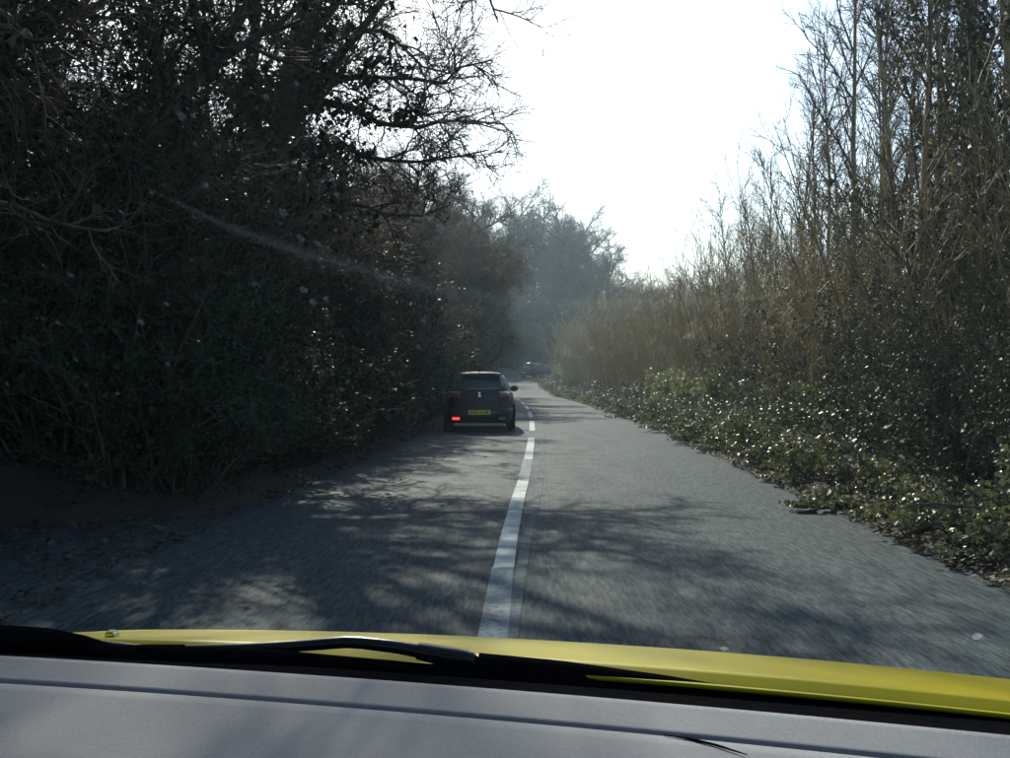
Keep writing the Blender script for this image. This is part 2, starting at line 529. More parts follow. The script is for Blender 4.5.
def bush_parts(seed, H, Rd, n_stem, n_leaf, leafmat, size, stemmat, arch=.0, sub=(5, 4)):
    rs = np.random.RandomState(seed); out = {1: []}
    for k in range(n_stem):
        a = rs.rand() * 6.283; q = rs.rand() ** .5
        d = np.array([math.cos(a) * q * Rd / H * 1.2, math.sin(a) * q * Rd / H * 1.2, 1.0])
        p = (math.cos(a) * q * Rd * .35, math.sin(a) * q * Rd * .35, -.15)
        out[1].append(wander(rs, p, d / np.linalg.norm(d), H * (.7 + .45 * rs.rand()), .022, .006, NP[1], .12, .02 - arch))
    spec = {2: dict(n=sub[0], len=H * .28, ang=.8, wig=.2, up=.0, t0=.15, r=.011, rmin=.004),
            3: dict(n=sub[1], len=H * .13, ang=.8, wig=.25, up=0, t0=.1, r=.006, rmin=.003)}
    for st in out[1][:]: branch_out(rs, st, 2, spec, out)
    wood = wood_mesh('stems', out, (1, 2, 3), False)
    C, D = along(rs, out[2] + out[3], n_leaf, size * 1.5)
    C[:, 2] = np.maximum(C[:, 2], .02)
    V, T = leaf_quads(C, size, rs, D + np.array([0, 0, .6]) + rs.randn(len(C), 3) * .6, .2)
    return [('stems', wood, stemmat), ('leaves', np_mesh('leaves', V, T=T), leafmat)]

def hazel_parts(seed, H, n_stem, spread=.28, n_leaf=1800):
    rs = np.random.RandomState(seed); out = {1: []}
    for k in range(n_stem):
        a = rs.rand() * 6.283; q = rs.rand() ** .7
        d = np.array([math.cos(a) * q * spread, math.sin(a) * q * spread, 1.0])
        p = (math.cos(a) * q * .9, math.sin(a) * q * .9, -.15)
        out[1].append(wander(rs, p, d / np.linalg.norm(d), H * (.5 + .6 * rs.rand()), .012 + .018 * rs.rand(), .005, NP[1], .07, .025))
    spec = {2: dict(n=11, len=1.25, ang=.55, wig=.1, up=.05, t0=.06, r=.011, rmin=.004),
            3: dict(n=6, len=.5, ang=.6, wig=.12, up=.03, t0=.1, r=.006, rmin=.0035)}
    for st in out[1][:]: branch_out(rs, st, 2, spec, out)
    wood = wood_mesh('stems', out, (1, 2, 3), False)
    C, D = along(rs, out[3], n_leaf, .03)
    V, T = leaf_quads(C, .026, rs)
    return [('stems', wood, M['hazel']), ('withered_leaves', np_mesh('withered_leaves', V, T=T), M['budleaf'])]

def sapling_parts(seed, H, r, ivy=0):
    rs = np.random.RandomState(seed); out = {}
    out[0] = [wander(rs, (0, 0, -.2), (rs.randn() * .05, rs.randn() * .05, 1), H, r, .012, NP[0], .03, .04)]
    spec = {1: dict(n=26, len=2.3, ang=.62, wig=.09, up=.07, t0=.1, r=.022, taper=.6),
            2: dict(n=8, len=.8, ang=.6, wig=.14, up=.04, t0=.1, r=.01, rmin=.005),
            3: dict(n=5, len=.32, ang=.7, wig=.15, up=.02, t0=.1, r=.006, rmin=.004)}
    branch_out(rs, out[0][0], 1, spec, out)
    parts = [('trunk', wood_mesh('trunk', out, (0,)), M['hazel']), ('crown', wood_mesh('crown', out, (1, 2, 3), False), M['twig'])]
    n = 700 + ivy
    C, D = along(rs, out[3] + out[2], 700, .03)
    V, T = leaf_quads(C, .035, rs)
    parts.append(('buds', np_mesh('buds', V, T=T), M['budleaf']))
    if ivy:
        C, D = along(rs, out[0] + out[1], ivy, .22, zmax=H * .75)
        V, T = leaf_quads(C, .075, rs, D + rs.randn(len(C), 3) * .5, .4)
        parts.append(('ivy', np_mesh('ivy', V, T=T), M['ivy']))
    return parts

def far_tree_parts(seed, H):
    rs = np.random.RandomState(seed); out = {}
    out[0] = [wander(rs, (0, 0, -.5), (0, 0, 1), H * .8, H * .022, H * .005, NP[0], .04, .04)]
    spec = {1: dict(n=17, len=H * .40, ang=.75, wig=.12, up=.06, t0=.2, r=H * .009, taper=.4),
            2: dict(n=9, len=H * .17, ang=.75, wig=.16, up=.04, t0=.15, r=.07),
            3: dict(n=8, len=H * .085, ang=.75, wig=.2, up=.02, t0=.1, r=.035, rmin=.018),
            4: dict(n=4, len=H * .045, ang=.8, wig=.2, up=.01, t0=.1, r=.022, rmin=.013)}
    branch_out(rs, out[0][0], 1, spec, out)
    return [('trunk', wood_mesh('trunk', out, (0, 1)), M['bark']), ('crown', wood_mesh('crown', out, (2, 3, 4), False), M['twig'])]

def pos(y, off):
    x, yy = at_road(y, off); return (x, yy, gz(x, yy) - .05)

# --- the large ivy-clad tree whose limbs reach over the road, shaped from its outline 18 m ahead
def upx(px, py, d): return np.array([(px - 505) / F * d, d, EYE - (py - 379) / F * d])
def resample(P, n):
    P = np.array(P); L = np.r_[0, np.cumsum(np.linalg.norm(np.diff(P, axis=0), axis=1))]
    t = np.linspace(0, L[-1], n)
    return np.stack([np.interp(t, L, P[:, i]) for i in range(3)], 1)
rs = np.random.RandomState(11)
bx, by = upx(262, 400, 18)[:2]
base = np.array([bx, by, gz(bx, by) - .1])
out = {0: [], 1: []}
def limb(lv, pts, r0, r1):
    P = resample([upx(*p) for p in pts], NP[lv]) - base
    P[1:-1] += rs.randn(NP[lv] - 2, 3) * .05
    out[lv].append((P, np.linspace(r0, r1, NP[lv])))
limb(0, [(262, 425, 18), (264, 300, 18), (272, 180, 18), (286, 120, 18), (300, 60, 18), (312, 0, 18), (322, -90, 18), (330, -200, 18.5)], .36, .10)
limb(0, [(250, 425, 18.3), (252, 250, 18.3), (258, 100, 18.3), (254, 0, 18.2), (250, -150, 18)], .17, .05)
limb(1, [(288, 118, 18), (330, 60, 17.6), (372, 18, 17.3), (400, -25, 17), (430, -70, 16.6)], .10, .03)
limb(1, [(300, 78, 18), (335, 34, 18.2), (372, 24, 18.4), (395, 42, 18.5), (420, 66, 18.6), (452, 74, 18.7)], .07, .015)
limb(1, [(298, 90, 18), (335, 76, 17.5), (400, 82, 17), (440, 90, 16.6), (475, 66, 16.3), (492, 60, 16)], .06, .012)
limb(1, [(292, 108, 18), (345, 102, 18.3), (368, 116, 18.5), (390, 127, 18.6), (430, 129, 18.8), (460, 121, 19), (505, 124, 19)], .075, .012)
limb(1, [(280, 150, 18), (345, 146, 17.6), (410, 166, 17), (450, 160, 16.7), (488, 150, 16.4)], .06, .012)
limb(1, [(306, 40, 18), (350, -20, 17.7), (410, -60, 17.2), (460, -40, 16.8), (490, 5, 16.4), (498, 22, 16.3)], .08, .012)
limb(1, [(276, 190, 18), (330, 200, 17.4), (400, 215, 16.8), (450, 205, 16.5)], .05, .012)
limb(1, [(280, 130, 18), (235, 90, 17.5), (190, 40, 17), (150, 20, 16.5)], .07, .015)
limb(1, [(300, 60, 18), (270, 20, 18.5), (230, -30, 19)], .06, .015)
limb(1, [(310, 10, 18), (360, -90, 17.5), (420, -150, 17)], .07, .02)
limb(1, [(289, 112, 18), (320, 90, 19), (350, 60, 20), (385, 55, 21)], .05, .012)
limb(1, [(392, 127, 18.6), (420, 100, 18.3), (445, 70, 18), (462, 40, 17.8)], .03, .01)
spec = {2: dict(n=15, len=1.35, ang=.75, wig=.2, up=.0, t0=.12, r=.022),
        3: dict(n=9, len=.7, ang=.8, wig=.22, up=.0, t0=.08, r=.010, rmin=.005),
        4: dict(n=4, len=.32, ang=.8, wig=.25, up=0, t0=.1, r=.006, rmin=.004)}
for l in out[1][:]: branch_out(rs, l, 2, spec, out)
C1, D1 = along(rs, out[0], 15000, .30, zmax=6.5)
C2, D2 = along(rs, [(p[:4], r[:4]) for p, r in out[1]], 5200, .2)
V, T = leaf_quads(np.vstack([C1, C2]), .085, rs, np.vstack([D1, D2]) + rs.randn(len(C1) + len(C2), 3) * .5, .5)
finish_thing('ivy_clad_tree', [('trunk', wood_mesh('trunk', out, (0, 1)), M['bark']), ('crown', wood_mesh('crown', out, (2, 3, 4), False), M['twig']),
                               ('ivy', np_mesh('ivy', V, T=T), M['ivy'])],
             'big ivy-clad tree whose long bare limbs arch out over the left lane against the sky', 'tree', None, tuple(base))

# --- unseen ivy-laden tree added at left, its boughs placed to shade the dashboard
rs = np.random.RandomState(17)
bx, by = -8.4, 6.4
base = np.array([bx, by, gz(bx, by) - .1])
out = {0: [], 1: []}
def limb3(lv, pts, r0, r1):
    P = resample(pts, NP[lv]) - base
    P[1:-1] += rs.randn(NP[lv] - 2, 3) * .06
    out[lv].append((P, np.linspace(r0, r1, NP[lv])))
limb3(0, [(bx, by, .2), (bx + .1, by, 3), (bx + .3, by, 6), (bx + .2, by + .2, 10)], .34, .10)
for e in [(-1.2, 5.2, 4.6), (-.3, 6.2, 5.2), (-1.7, 6.8, 5.0), (-.6, 7.6, 6.2), (-1.9, 8.2, 6.4), (.5, 6.6, 6.0), (-1.0, 8.8, 7.2), (-2.4, 5.0, 4.9), (.2, 4.9, 4.9), (.9, 7.9, 7.4)]:
    e = np.array(e); z0 = e[2] * .62
    limb3(1, [(bx + .15, by, z0), tuple((np.array([bx, by, z0]) * .5 + e * .5) + np.array([0, 0, .5])), tuple(e)], .09, .02)
spec = {2: dict(n=10, len=1.2, ang=.8, wig=.2, up=.02, t0=.2, r=.022), 3: dict(n=7, len=.6, ang=.8, wig=.22, up=0, t0=.1, r=.01, rmin=.005),
        4: dict(n=3, len=.3, ang=.8, wig=.25, up=0, t0=.1, r=.006, rmin=.004)}
for l in out[1][:]: branch_out(rs, l, 2, spec, out)
C1, D1 = along(rs, out[0], 8000, .30)
C2, D2 = along(rs, out[1] + out[2], 15000, .32)
V, T = leaf_quads(np.vstack([C1, C2]), .085, rs, np.vstack([D1, D2]) + rs.randn(len(C1) + len(C2), 3) * .5, .5)
iv_ = np_mesh('ivy', V, T=T)
finish_thing('ivy_clad_tree', [('trunk', wood_mesh('trunk', out, (0, 1)), M['bark']), ('crown', wood_mesh('crown', out, (2, 3, 4), False), M['twig']), ('ivy', iv_, M['ivy'])],
             'ivy-laden tree added unseen beyond the left edge of the view, boughs hung to shade the car', 'tree', None, tuple(base))

# --- left wood
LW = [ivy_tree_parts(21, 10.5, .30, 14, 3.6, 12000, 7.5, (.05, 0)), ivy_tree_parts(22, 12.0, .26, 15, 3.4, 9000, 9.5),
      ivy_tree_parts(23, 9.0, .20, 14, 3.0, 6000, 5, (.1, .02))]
gl = 'ivy-grown trees of the dark wood on the left verge'
spots = [  # (y along road, offset, variant, scale, label)
    (11.2, -6.4, 1, .95, 'nearest ivy-hung tree at the far left, almost black against the wood'),
    (11.0, -7.2, 0, 1.05, 'dark ivy-smothered tree left of the big arching tree, its top beyond the picture'),
    (14.5, -7.0, 1, .78, 'slim ivy-wrapped tree just before the big arching tree on the left verge'),
    (22.5, -4.9, 2, .62, 'low spreading tree right behind the big arching tree on the left'),
    (27.5, -4.6, 0, .60, 'bushy-topped tree in the middle of the left row, behind the low spreading one'),
    (33.0, -4.7, 2, .82, 'wide-crowned leafless tree above the left bank beyond the bushy-topped one'),
    (39.0, -4.4, 1, .66, 'tall narrow tree in the left row before the dark hatchback'),
    (46.0, -4.3, 0, .84, 'leafless tree with olive twigs leaning over the road above the dark hatchback'),
    (54.0, -4.1, 2, 1.10, 'last large tree of the left row where its top meets the open sky')]
proto = {}
others = [(4.0, -9, 0, 1.0), (9, -9.5, 1, 1.05), (13.5, -9.5, 2, 1.2), (18, -9.5, 1, .70), (24, -8, 0, .62), (30, -7.6, 1, .56), (35, -7.4, 0, .68), (42, -7.2, 2, .9),
          (49, -7, 1, .78), (57, -7, 0, .95), (62, -4.3, 1, .92), (69, -4.2, 2, 1.2), (76, -4.4, 0, 1.0), (83, -4.6, 1, .9), (66, -8, 0, 1.15), (74, -8.4, 1, 1.05), (90, -9.5, 0, 1.0),
          (7, -14, 1, 1.2), (16, -15, 0, 1.1), (25, -15.5, 2, 1.0), (34, -14, 1, .8), (44, -12.5, 0, .9), (55, -12, 2, 1.1), (2, -14, 0, 1.2), (0, -6.0, 2, 1.2), (12, -19, 0, 1.3), (22, -19, 1, 1.3), (5, -19, 1, 1.4)]
rr = random.Random(3)
for i, (y, off_, v, s, lab) in enumerate([q for q in spots] + [(*q, 'ivy-hung tree standing back in the dark wood behind the left verge') for q in others]):
    p = pos(y, off_); rz = rr.uniform(-.5, .5) if i < 9 else rr.uniform(0, 6.28)
    if v not in proto:
        proto[v] = finish_thing('ivy_hung_tree', LW[v], lab, 'tree', gl, p, rz, s)
    else: copy_thing(proto[v], p, rz, s, lab)

# --- evergreen thicket under the left trees
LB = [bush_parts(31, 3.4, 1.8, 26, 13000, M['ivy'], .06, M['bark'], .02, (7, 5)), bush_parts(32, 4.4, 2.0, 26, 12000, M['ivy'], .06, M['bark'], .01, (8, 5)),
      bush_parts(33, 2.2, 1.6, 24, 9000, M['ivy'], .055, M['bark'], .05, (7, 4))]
gb = 'evergreen bushes filling the foot of the left wood'
pb = {}
lb = []
y = 10.4
while y < 92:
    lb.append((y, -3.9 - .5 * rr.random(), 2 if rr.random() < .5 else 0, .85 + .3 * rr.random()))
    lb.append((y + .8, -5.9 - 1.2 * rr.random(), rr.choice((0, 1, 1)), .95 + .4 * rr.random()))
    lb.append((y + .3, -3.35 - .15 * rr.random(), 2, .5 + .15 * rr.random()))
    lb.append((y + 1.1, -3.5 - .2 * rr.random(), 2, .6 + .15 * rr.random()))
    if y < 60: lb.append((y + .4, -9.0 - 3 * rr.random(), 1, 1.2 + .4 * rr.random()))
    y += 1.75 + (y > 40) * .5
for k in range(9): lb.append((10.5 + .5 * (k % 2), -3.3 - k * .62, (2, 2, 0)[k % 3], .55 + .06 * k)); lb.append((11.6 + .4 * (k % 2), -3.9 - k * .8, (0, 1)[k % 2], .8 + .03 * k))
for k in range(7): lb.append((9.4 - k * 1.3, -8.6 - .4 * (k % 2), (2, 0)[k % 2], .8)); lb.append((9.0 - k * 1.3, -10.4, 1, 1.0))
for (y, o_, v, s) in lb:
    p = pos(y, o_); rz = rr.uniform(0, 6.28)
    wh = ('nearest the camera' if y < 9 else 'before the big arching tree' if y < 17 else 'between big arching tree and dark hatchback' if y < 25 else
          'just past the dark hatchback' if y < 36 else 'well beyond the dark hatchback' if y < 60 else 'near the bend')
    lab = ('roadside dark evergreen bush in the left wood, ' if o_ > -5 else 'dark evergreen bush behind the roadside ones, ' if o_ > -8.5 else 'large dark bush deep in the left wood, ') + wh
    if v not in pb: pb[v] = finish_thing('evergreen_bush', LB[v], lab, 'bush', gb, p, rz, s)
    else: copy_thing(pb[v], p, rz, s, lab)

# --- right hedge of bare hazel stems
HZ = [hazel_parts(41, 5.8, 16, .36), hazel_parts(42, 6.4, 13, .30), hazel_parts(43, 5.0, 18, .45), hazel_parts(44, 5.6, 15, .38, 2600)]
gh = 'bare hazel shrubs of the right-hand hedge'
ph = {}
hz = []
y = 9.0
while y < 104:
    for o_ in (5.3, 7.0, 8.8):
        if o_ > 8 and (y > 70 or y < 22): continue
        hz.append((y + rr.uniform(-.6, .6), o_ + rr.uniform(-.45, .45), rr.randrange(4), (.80 if o_ < 6 else .95) * rr.uniform(.8, 1.12) * (1 + .12 * (y > 45)) * (1 + .30 * (16 < y < 40 and o_ > 6) * rr.random())))
    y += 2.0 + .35 * (y > 30)
for (y, o_, v, s) in hz:
    p = pos(y, o_); rz = rr.uniform(0, 6.28)
    wh = ('nearest the camera' if y < 12 else 'below the tall saplings' if y < 20 else 'behind the green grass tuft' if y < 27 else 'behind the sunlit glossy bushes' if y < 36 else
          'in the middle distance' if y < 60 else 'towards the bend' if y < 85 else 'at the bend')
    lab = ('front-row bare hazel shrub, ' if o_ < 6.1 else 'second-row bare hazel shrub, ' if o_ < 7.9 else 'back-row bare hazel shrub, ') + wh
    if v not in ph: ph[v] = finish_thing('hazel_shrub', HZ[v], lab, 'shrub', gh, p, rz, s)
    else: copy_thing(ph[v], p, rz, s, lab)

for (px, y, v, s, lab) in [(960, 11.5, 1, .48, 'ivy-green bush at the right edge of the view under the ivy-clad saplings'), (890, 14.5, 0, .6, 'dark green bush rising behind the brambles below the straight pale sapling'),
                        (1020, 13, 1, .6, 'dark green bush half outside the right edge of the view'), (835, 19, 0, .68, 'dark green bush in the hedge left of the straight pale sapling'),
                        (930, 18, 1, .75, 'dark green bush deep in the hedge behind the tall saplings'), (770, 24, 0, .66, 'dark green bush in the hedge right of the sunlit glossy pair'),
                        (985, 10, 2, .7, 'low dark bush nearest the camera in the right hedge')]:
    x = (px - 505) / F * y
    copy_thing(pb[v], (x, y, gz(x, y) - .05), rr.uniform(0, 6.28), s, lab)['group'] = 'dark green bushes in the right-hand hedge'

# --- tall saplings standing in the hedge, near right
SP = [sapling_parts(51, 9.0, .07), sapling_parts(52, 10.5, .085, 0), sapling_parts(53, 9.5, .10, 3800)]
gs = 'tall saplings rising out of the right-hand hedge'
ps = {}
def px_to_spot(px, y): return ((px - 505) / F * y, y)
for (px, d, v, s, lab) in [
    (812, 25, 0, .86, 'leftmost tall bare sapling, thin, standing clear of the hedge against white sky'),
    (858, 19, 1, .92, 'straight pale-barked sapling rising alone right of the leftmost one'),
    (772, 33, 0, .88, 'short thin sapling at the left end of the saplings, just topping the hedge'),
    (900, 17, 1, .95, 'tall sapling between the straight pale one and the ivy-clad ones'),
    (842, 27, 2, .78, 'slender sapling standing behind the straight pale one'),
    (940, 15, 2, .9, 'ivy-clad sapling with green leaves near the right edge of the view'),
    (985, 13.5, 2, 1.0, 'dark ivy-thick sapling at the very right edge of the view'),
    (1035, 12.5, 1, 1.0, 'bare sapling half outside the view at the right edge'),
    (965, 18, 0, 1.05, 'bare sapling behind the two ivy-clad ones at the right'),
    (915, 22, 0, 1.0, 'bare sapling in the second row behind the middle saplings'),
    (1010, 17, 0, 1.1, 'bare sapling in the second row at the right edge'),
    (735, 42, 1, .80, 'distant sapling whose tip stands above the hedge where it steps down'),
    (880, 24, 1, .88, 'thin sapling seen between two taller ones in the second row'),
    (790, 29, 1, .84, 'thin sapling between the leftmost tall one and the short one'),
    (826, 21, 0, .88, 'fine-twigged sapling just right of the leftmost tall one'),
    (872, 21, 1, .96, 'fine-twigged sapling just right of the straight pale one'),
    (925, 13.5, 0, .95, 'bare sapling just left of the ivy-clad one near the right edge'),
    (1000, 20, 1, 1.2, 'tallest bare sapling at the back by the right edge'),
    (950, 24, 0, 1.25, 'bare sapling at the back between the two ivy-clad ones'),
    (755, 37, 2, .72, 'short ivy-grown sapling where the hedge steps down'),
    (1080, 11, 2, 1.0, 'ivy-clad sapling just beyond the right edge of the view')]:
    x, y = px_to_spot(px, d); p = (x, y, gz(x, y) - .05); rz = rr.uniform(0, 6.28)
    if v not in ps: ps[v] = finish_thing('tall_sapling', SP[v], lab, 'sapling', gs, p, rz, s)
    else: copy_thing(ps[v], p, rz, s, lab)

# --- low brambles and glossy bushes on the right verge
BR = [bush_parts(61, 1.0, .9, 16, 4200, M['bramble'], .05, M['twig'], .12, (5, 3)), bush_parts(62, 1.3, 1.0, 16, 4600, M['bramble'], .05, M['twig'], .10, (5, 3)),
      bush_parts(63, .7, .9, 14, 3400, M['bramble'], .052, M['twig'], .14, (5, 3))]
gr = 'bramble bushes along the right verge'
pr = {}
y = 7.0
bl = []
while y < 96:
    bl.append((y, 3.8 + rr.uniform(-.15, .25), 2 if rr.random() < .6 else 0, rr.uniform(.8, 1.1)))
    bl.append((y + .5, 5.2 + rr.uniform(-.2, .4), rr.choice((0, 1)), rr.uniform(.85, 1.15)))
    if y < 50: bl.append((y + .3, 6.4 + rr.uniform(-.2, .6), 1, rr.uniform(.9, 1.5)))
    y += 1.15 + (y > 25) * .8
for (y, o_, v, s) in bl:
    p = pos(y, o_); rz = rr.uniform(0, 6.28)
    wh = ('nearest the camera' if y < 10 else 'below the tall saplings' if y < 18 else 'just before the green grass tuft' if y < 23 else 'beside the sunlit glossy bushes' if y < 33 else
          'in the middle distance' if y < 60 else 'towards the bend')
    lab = ('low glossy-leaved bramble clump at the road edge, ' if o_ < 4.8 else 'taller bramble clump in the second line, ' if o_ < 6 else 'bramble clump climbing among the hazel stems, ') + wh
    if v not in pr: pr[v] = finish_thing('bramble_bush', BR[v], lab, 'bush', gr, p, rz, s)
    else: copy_thing(pr[v], p, rz, s, lab)

LA = [bush_parts(71, 1.9, 1.0, 22, 7000, M['laurel'], .07, M['twig'], .02, (6, 4))]
first = None
for (y, o_, s, lab) in [(33.5, 4.35, .72, 'bright sunlit glossy bush beside the road, farthest of the four'),
                        (30.2, 4.5, .62, 'bright sunlit glossy bush beside the road, second farthest of the four'),
                        (27.6, 4.9, .66, 'bright sunlit glossy bush beside the road, second nearest of the four'),
                        (25.2, 5.4, .60, 'bright sunlit glossy bush just behind the green grass tuft'),
                        (84, 5.3, 1.2, 'pale leafy bush at the far end of the right hedge where the road bends'),
                        (78, 5.2, 1.0, 'lower leafy bush just before the pale one at the bend')]:
    p = pos(y, o_)
    if first is None: first = finish_thing('glossy_bush', LA[0], lab, 'bush', 'sunlit glossy bushes on the right verge', p, 0, s)
    else: copy_thing(first, p, y, s, lab)

# --- distant bare trees around the bend
FT = [far_tree_parts(81, 20), far_tree_parts(82, 22), far_tree_parts(83, 18)]
gf = 'tall bare trees beyond the bend'
pf = {}
far = [(-16, 122, 0, 1.05), (-9, 128, 1, 1.0), (-3, 121, 2, .98), (2.5, 130, 0, 1.0), (8, 124, 1, .86), (13, 133, 2, 1.02), (18, 127, 0, .82), (24, 136, 1, .78), (-23, 130, 1, 1.05),
       (-12, 116, 2, .95), (-6, 114, 0, .78), (0, 140, 1, 1.08), (6, 145, 0, 1.1), (12, 150, 1, 1.0), (-8, 148, 2, 1.25), (30, 140, 0, .8), (20, 150, 2, 1.05), (38, 146, 1, .8), (-18, 142, 0, 1.15),
       (-28, 118, 2, 1.1), (48, 150, 0, .85), (60, 156, 2, .9), (28, 160, 1, .9), (-7, 106, 2, .70), (-4.5, 100, 0, .58), (-35, 135, 1, 1.0)]
far += [(-14 + k * 2.9, 136 + (k * 7) % 22, k % 3, .86 + .03 * ((k * 5) % 7)) for k in range(18)]
far = [(x, y, v, s * (1 if x / y < .075 else .82 if x / y < .105 else .58)) for (x, y, v, s) in far if (x, y) not in ((-7, 106), (-4.5, 100))]
for (x, y, v, s) in far:
    p = (x, y, gz(x, y) - .1); rz = rr.uniform(0, 6.28)
    lab = 'tall bare tree in the hazy wood beyond the bend, front rank' if y < 131 else 'tall bare tree in the hazy wood beyond the bend, standing behind the front rank'
    if v not in pf: pf[v] = finish_thing('bare_tree', FT[v], lab, 'tree', gf, p, rz, s)
    else: copy_thing(pf[v], p, rz, s, lab)
for k in range(34):
    x = -16 + k * 1.35 + rr.uniform(-.4, .4)
    # outside of the bend: keep clear of the road
    for yy in (116, 119.5, 124):
        y = yy + rr.uniform(-.8, .8) + max(0, x) * .10
        if abs(offset_of(x, y)[0]) < 4.6: continue
        copy_thing(pb[1 if yy > 117 else 0], (x, y, gz(x, y) - .1), rr.uniform(0, 6.28), rr.uniform(1.0, 1.4) * (1 + .35 * (yy > 120)), 'dark evergreen bush behind the far car on the outside of the bend')

# --- grass and leaf litter
rs = np.random.RandomState(7)
def verge_scatter(n, y0, y1, o0, o1, pw=1.0):
    y = y0 + (y1 - y0) * rs.rand(n) ** pw
    k = np.clip(np.interp(y, CL[:200, 1], np.arange(200)), 0, 199).astype(int)
    o = o0 + (o1 - o0) * rs.rand(n)
    P = CL[k] + CN[k] * o[:, None] + CT[k] * rs.rand(n, 1) * .6
    return P, o
parts = []
Pl, ol = verge_scatter(26000, 1, 95, 2.95, 3.9, 1.5)
Pl2, ol2 = verge_scatter(14000, 1, 80, -4.2, -2.45, 1.5)
P2 = np.vstack([Pl, Pl2]); oo = np.r_[ol, ol2]
zz = np.where((oo > -lw(P2[:, 1])) & (oo < RIGHT), zroad(P2[:, 1]) + .006, ground_z(P2[:, 0], P2[:, 1]) + .02)
C = np.column_stack([P2, zz + rs.rand(len(P2)) * .02])
V, T = leaf_quads(C, .05, rs, np.array([0, 0, 1.]) + rs.randn(len(C), 3) * .35)
tag(link('leaf_litter', np_mesh('leaf_litter', V, T=T), M['litter']), 'brown dead leaves and debris lying along both road edges', 'leaf litter', None, 'stuff')
def blades(P, z, h, n):
    H = h * (.5 + rs.rand(n)); w = .006 + .006 * rs.rand(n); a = rs.rand(n) * 6.283
    dx, dy = np.cos(a), np.sin(a); lx, ly = rs.randn(n) * .35 * H, rs.randn(n) * .35 * H
    b0 = np.column_stack([P[:, 0] - dx * w, P[:, 1] - dy * w, z]); b1 = np.column_stack([P[:, 0] + dx * w, P[:, 1] + dy * w, z])
    tp = np.column_stack([P[:, 0] + lx, P[:, 1] + ly, z + H])
    V = np.stack([b0, b1, tp], 1).reshape(-1, 3)
    return V, np.arange(n * 3).reshape(-1, 3)
n = 22000
c0 = rs.randn(n, 2) * np.array([.35, 1.5])
cx, cy = at_road(23.5, 3.85)
Pg = c0[:14000] + np.array([cx, cy])
Pg2, _ = verge_scatter(8000, 20, 90, 3.3, 4.2)
Pg = np.vstack([Pg, Pg2]); z = ground_z(Pg[:, 0], Pg[:, 1])
keep = offset_of(Pg[:, 0], Pg[:, 1]) > RIGHT + .1
Pg, z = Pg[keep], z[keep]
V, T = blades(Pg, z, .17, len(Pg))
tag(link('grass', np_mesh('grass', V, T=T), M['grass']), 'bright green grass tufts on the right verge in front of the brambles', 'grass', None, 'stuff')

# ------------------------------------------------------------------ cars
def plan_contour(n, yr, yf, hw, rc, bulge=.04, taper=0.0):
    """rounded plan outline, counted from rear centre to the right, forward, and back on the left"""
    L = yf - yr; pts = []
    for i in range(n):
        a = 2 * math.pi * i / n - math.pi / 2
        e = rc
        cx, sy = math.cos(a), math.sin(a)
        x = math.copysign(abs(cx) ** e, cx); y_ = math.copysign(abs(sy) ** e, sy)
        w = hw * (1 - taper * max(0, y_) ** 2)
        pts.append((x * w, (yr + yf) / 2 + y_ * L / 2))
    return pts
def text_mesh(s, size, extrude=.001):
    cu = bpy.data.curves.new('text', 'FONT'); cu.body = s; cu.size = size; cu.extrude = extrude; cu.offset = size * .022
    cu.align_x = 'CENTER'; cu.align_y = 'CENTER'
    o = bpy.data.objects.new('text', cu); COL.objects.link(o)
    dg = bpy.context.evaluated_depsgraph_get(); dg.update()
    me = bpy.data.meshes.new_from_object(o.evaluated_get(dg))
    bpy.data.objects.remove(o)
    return me

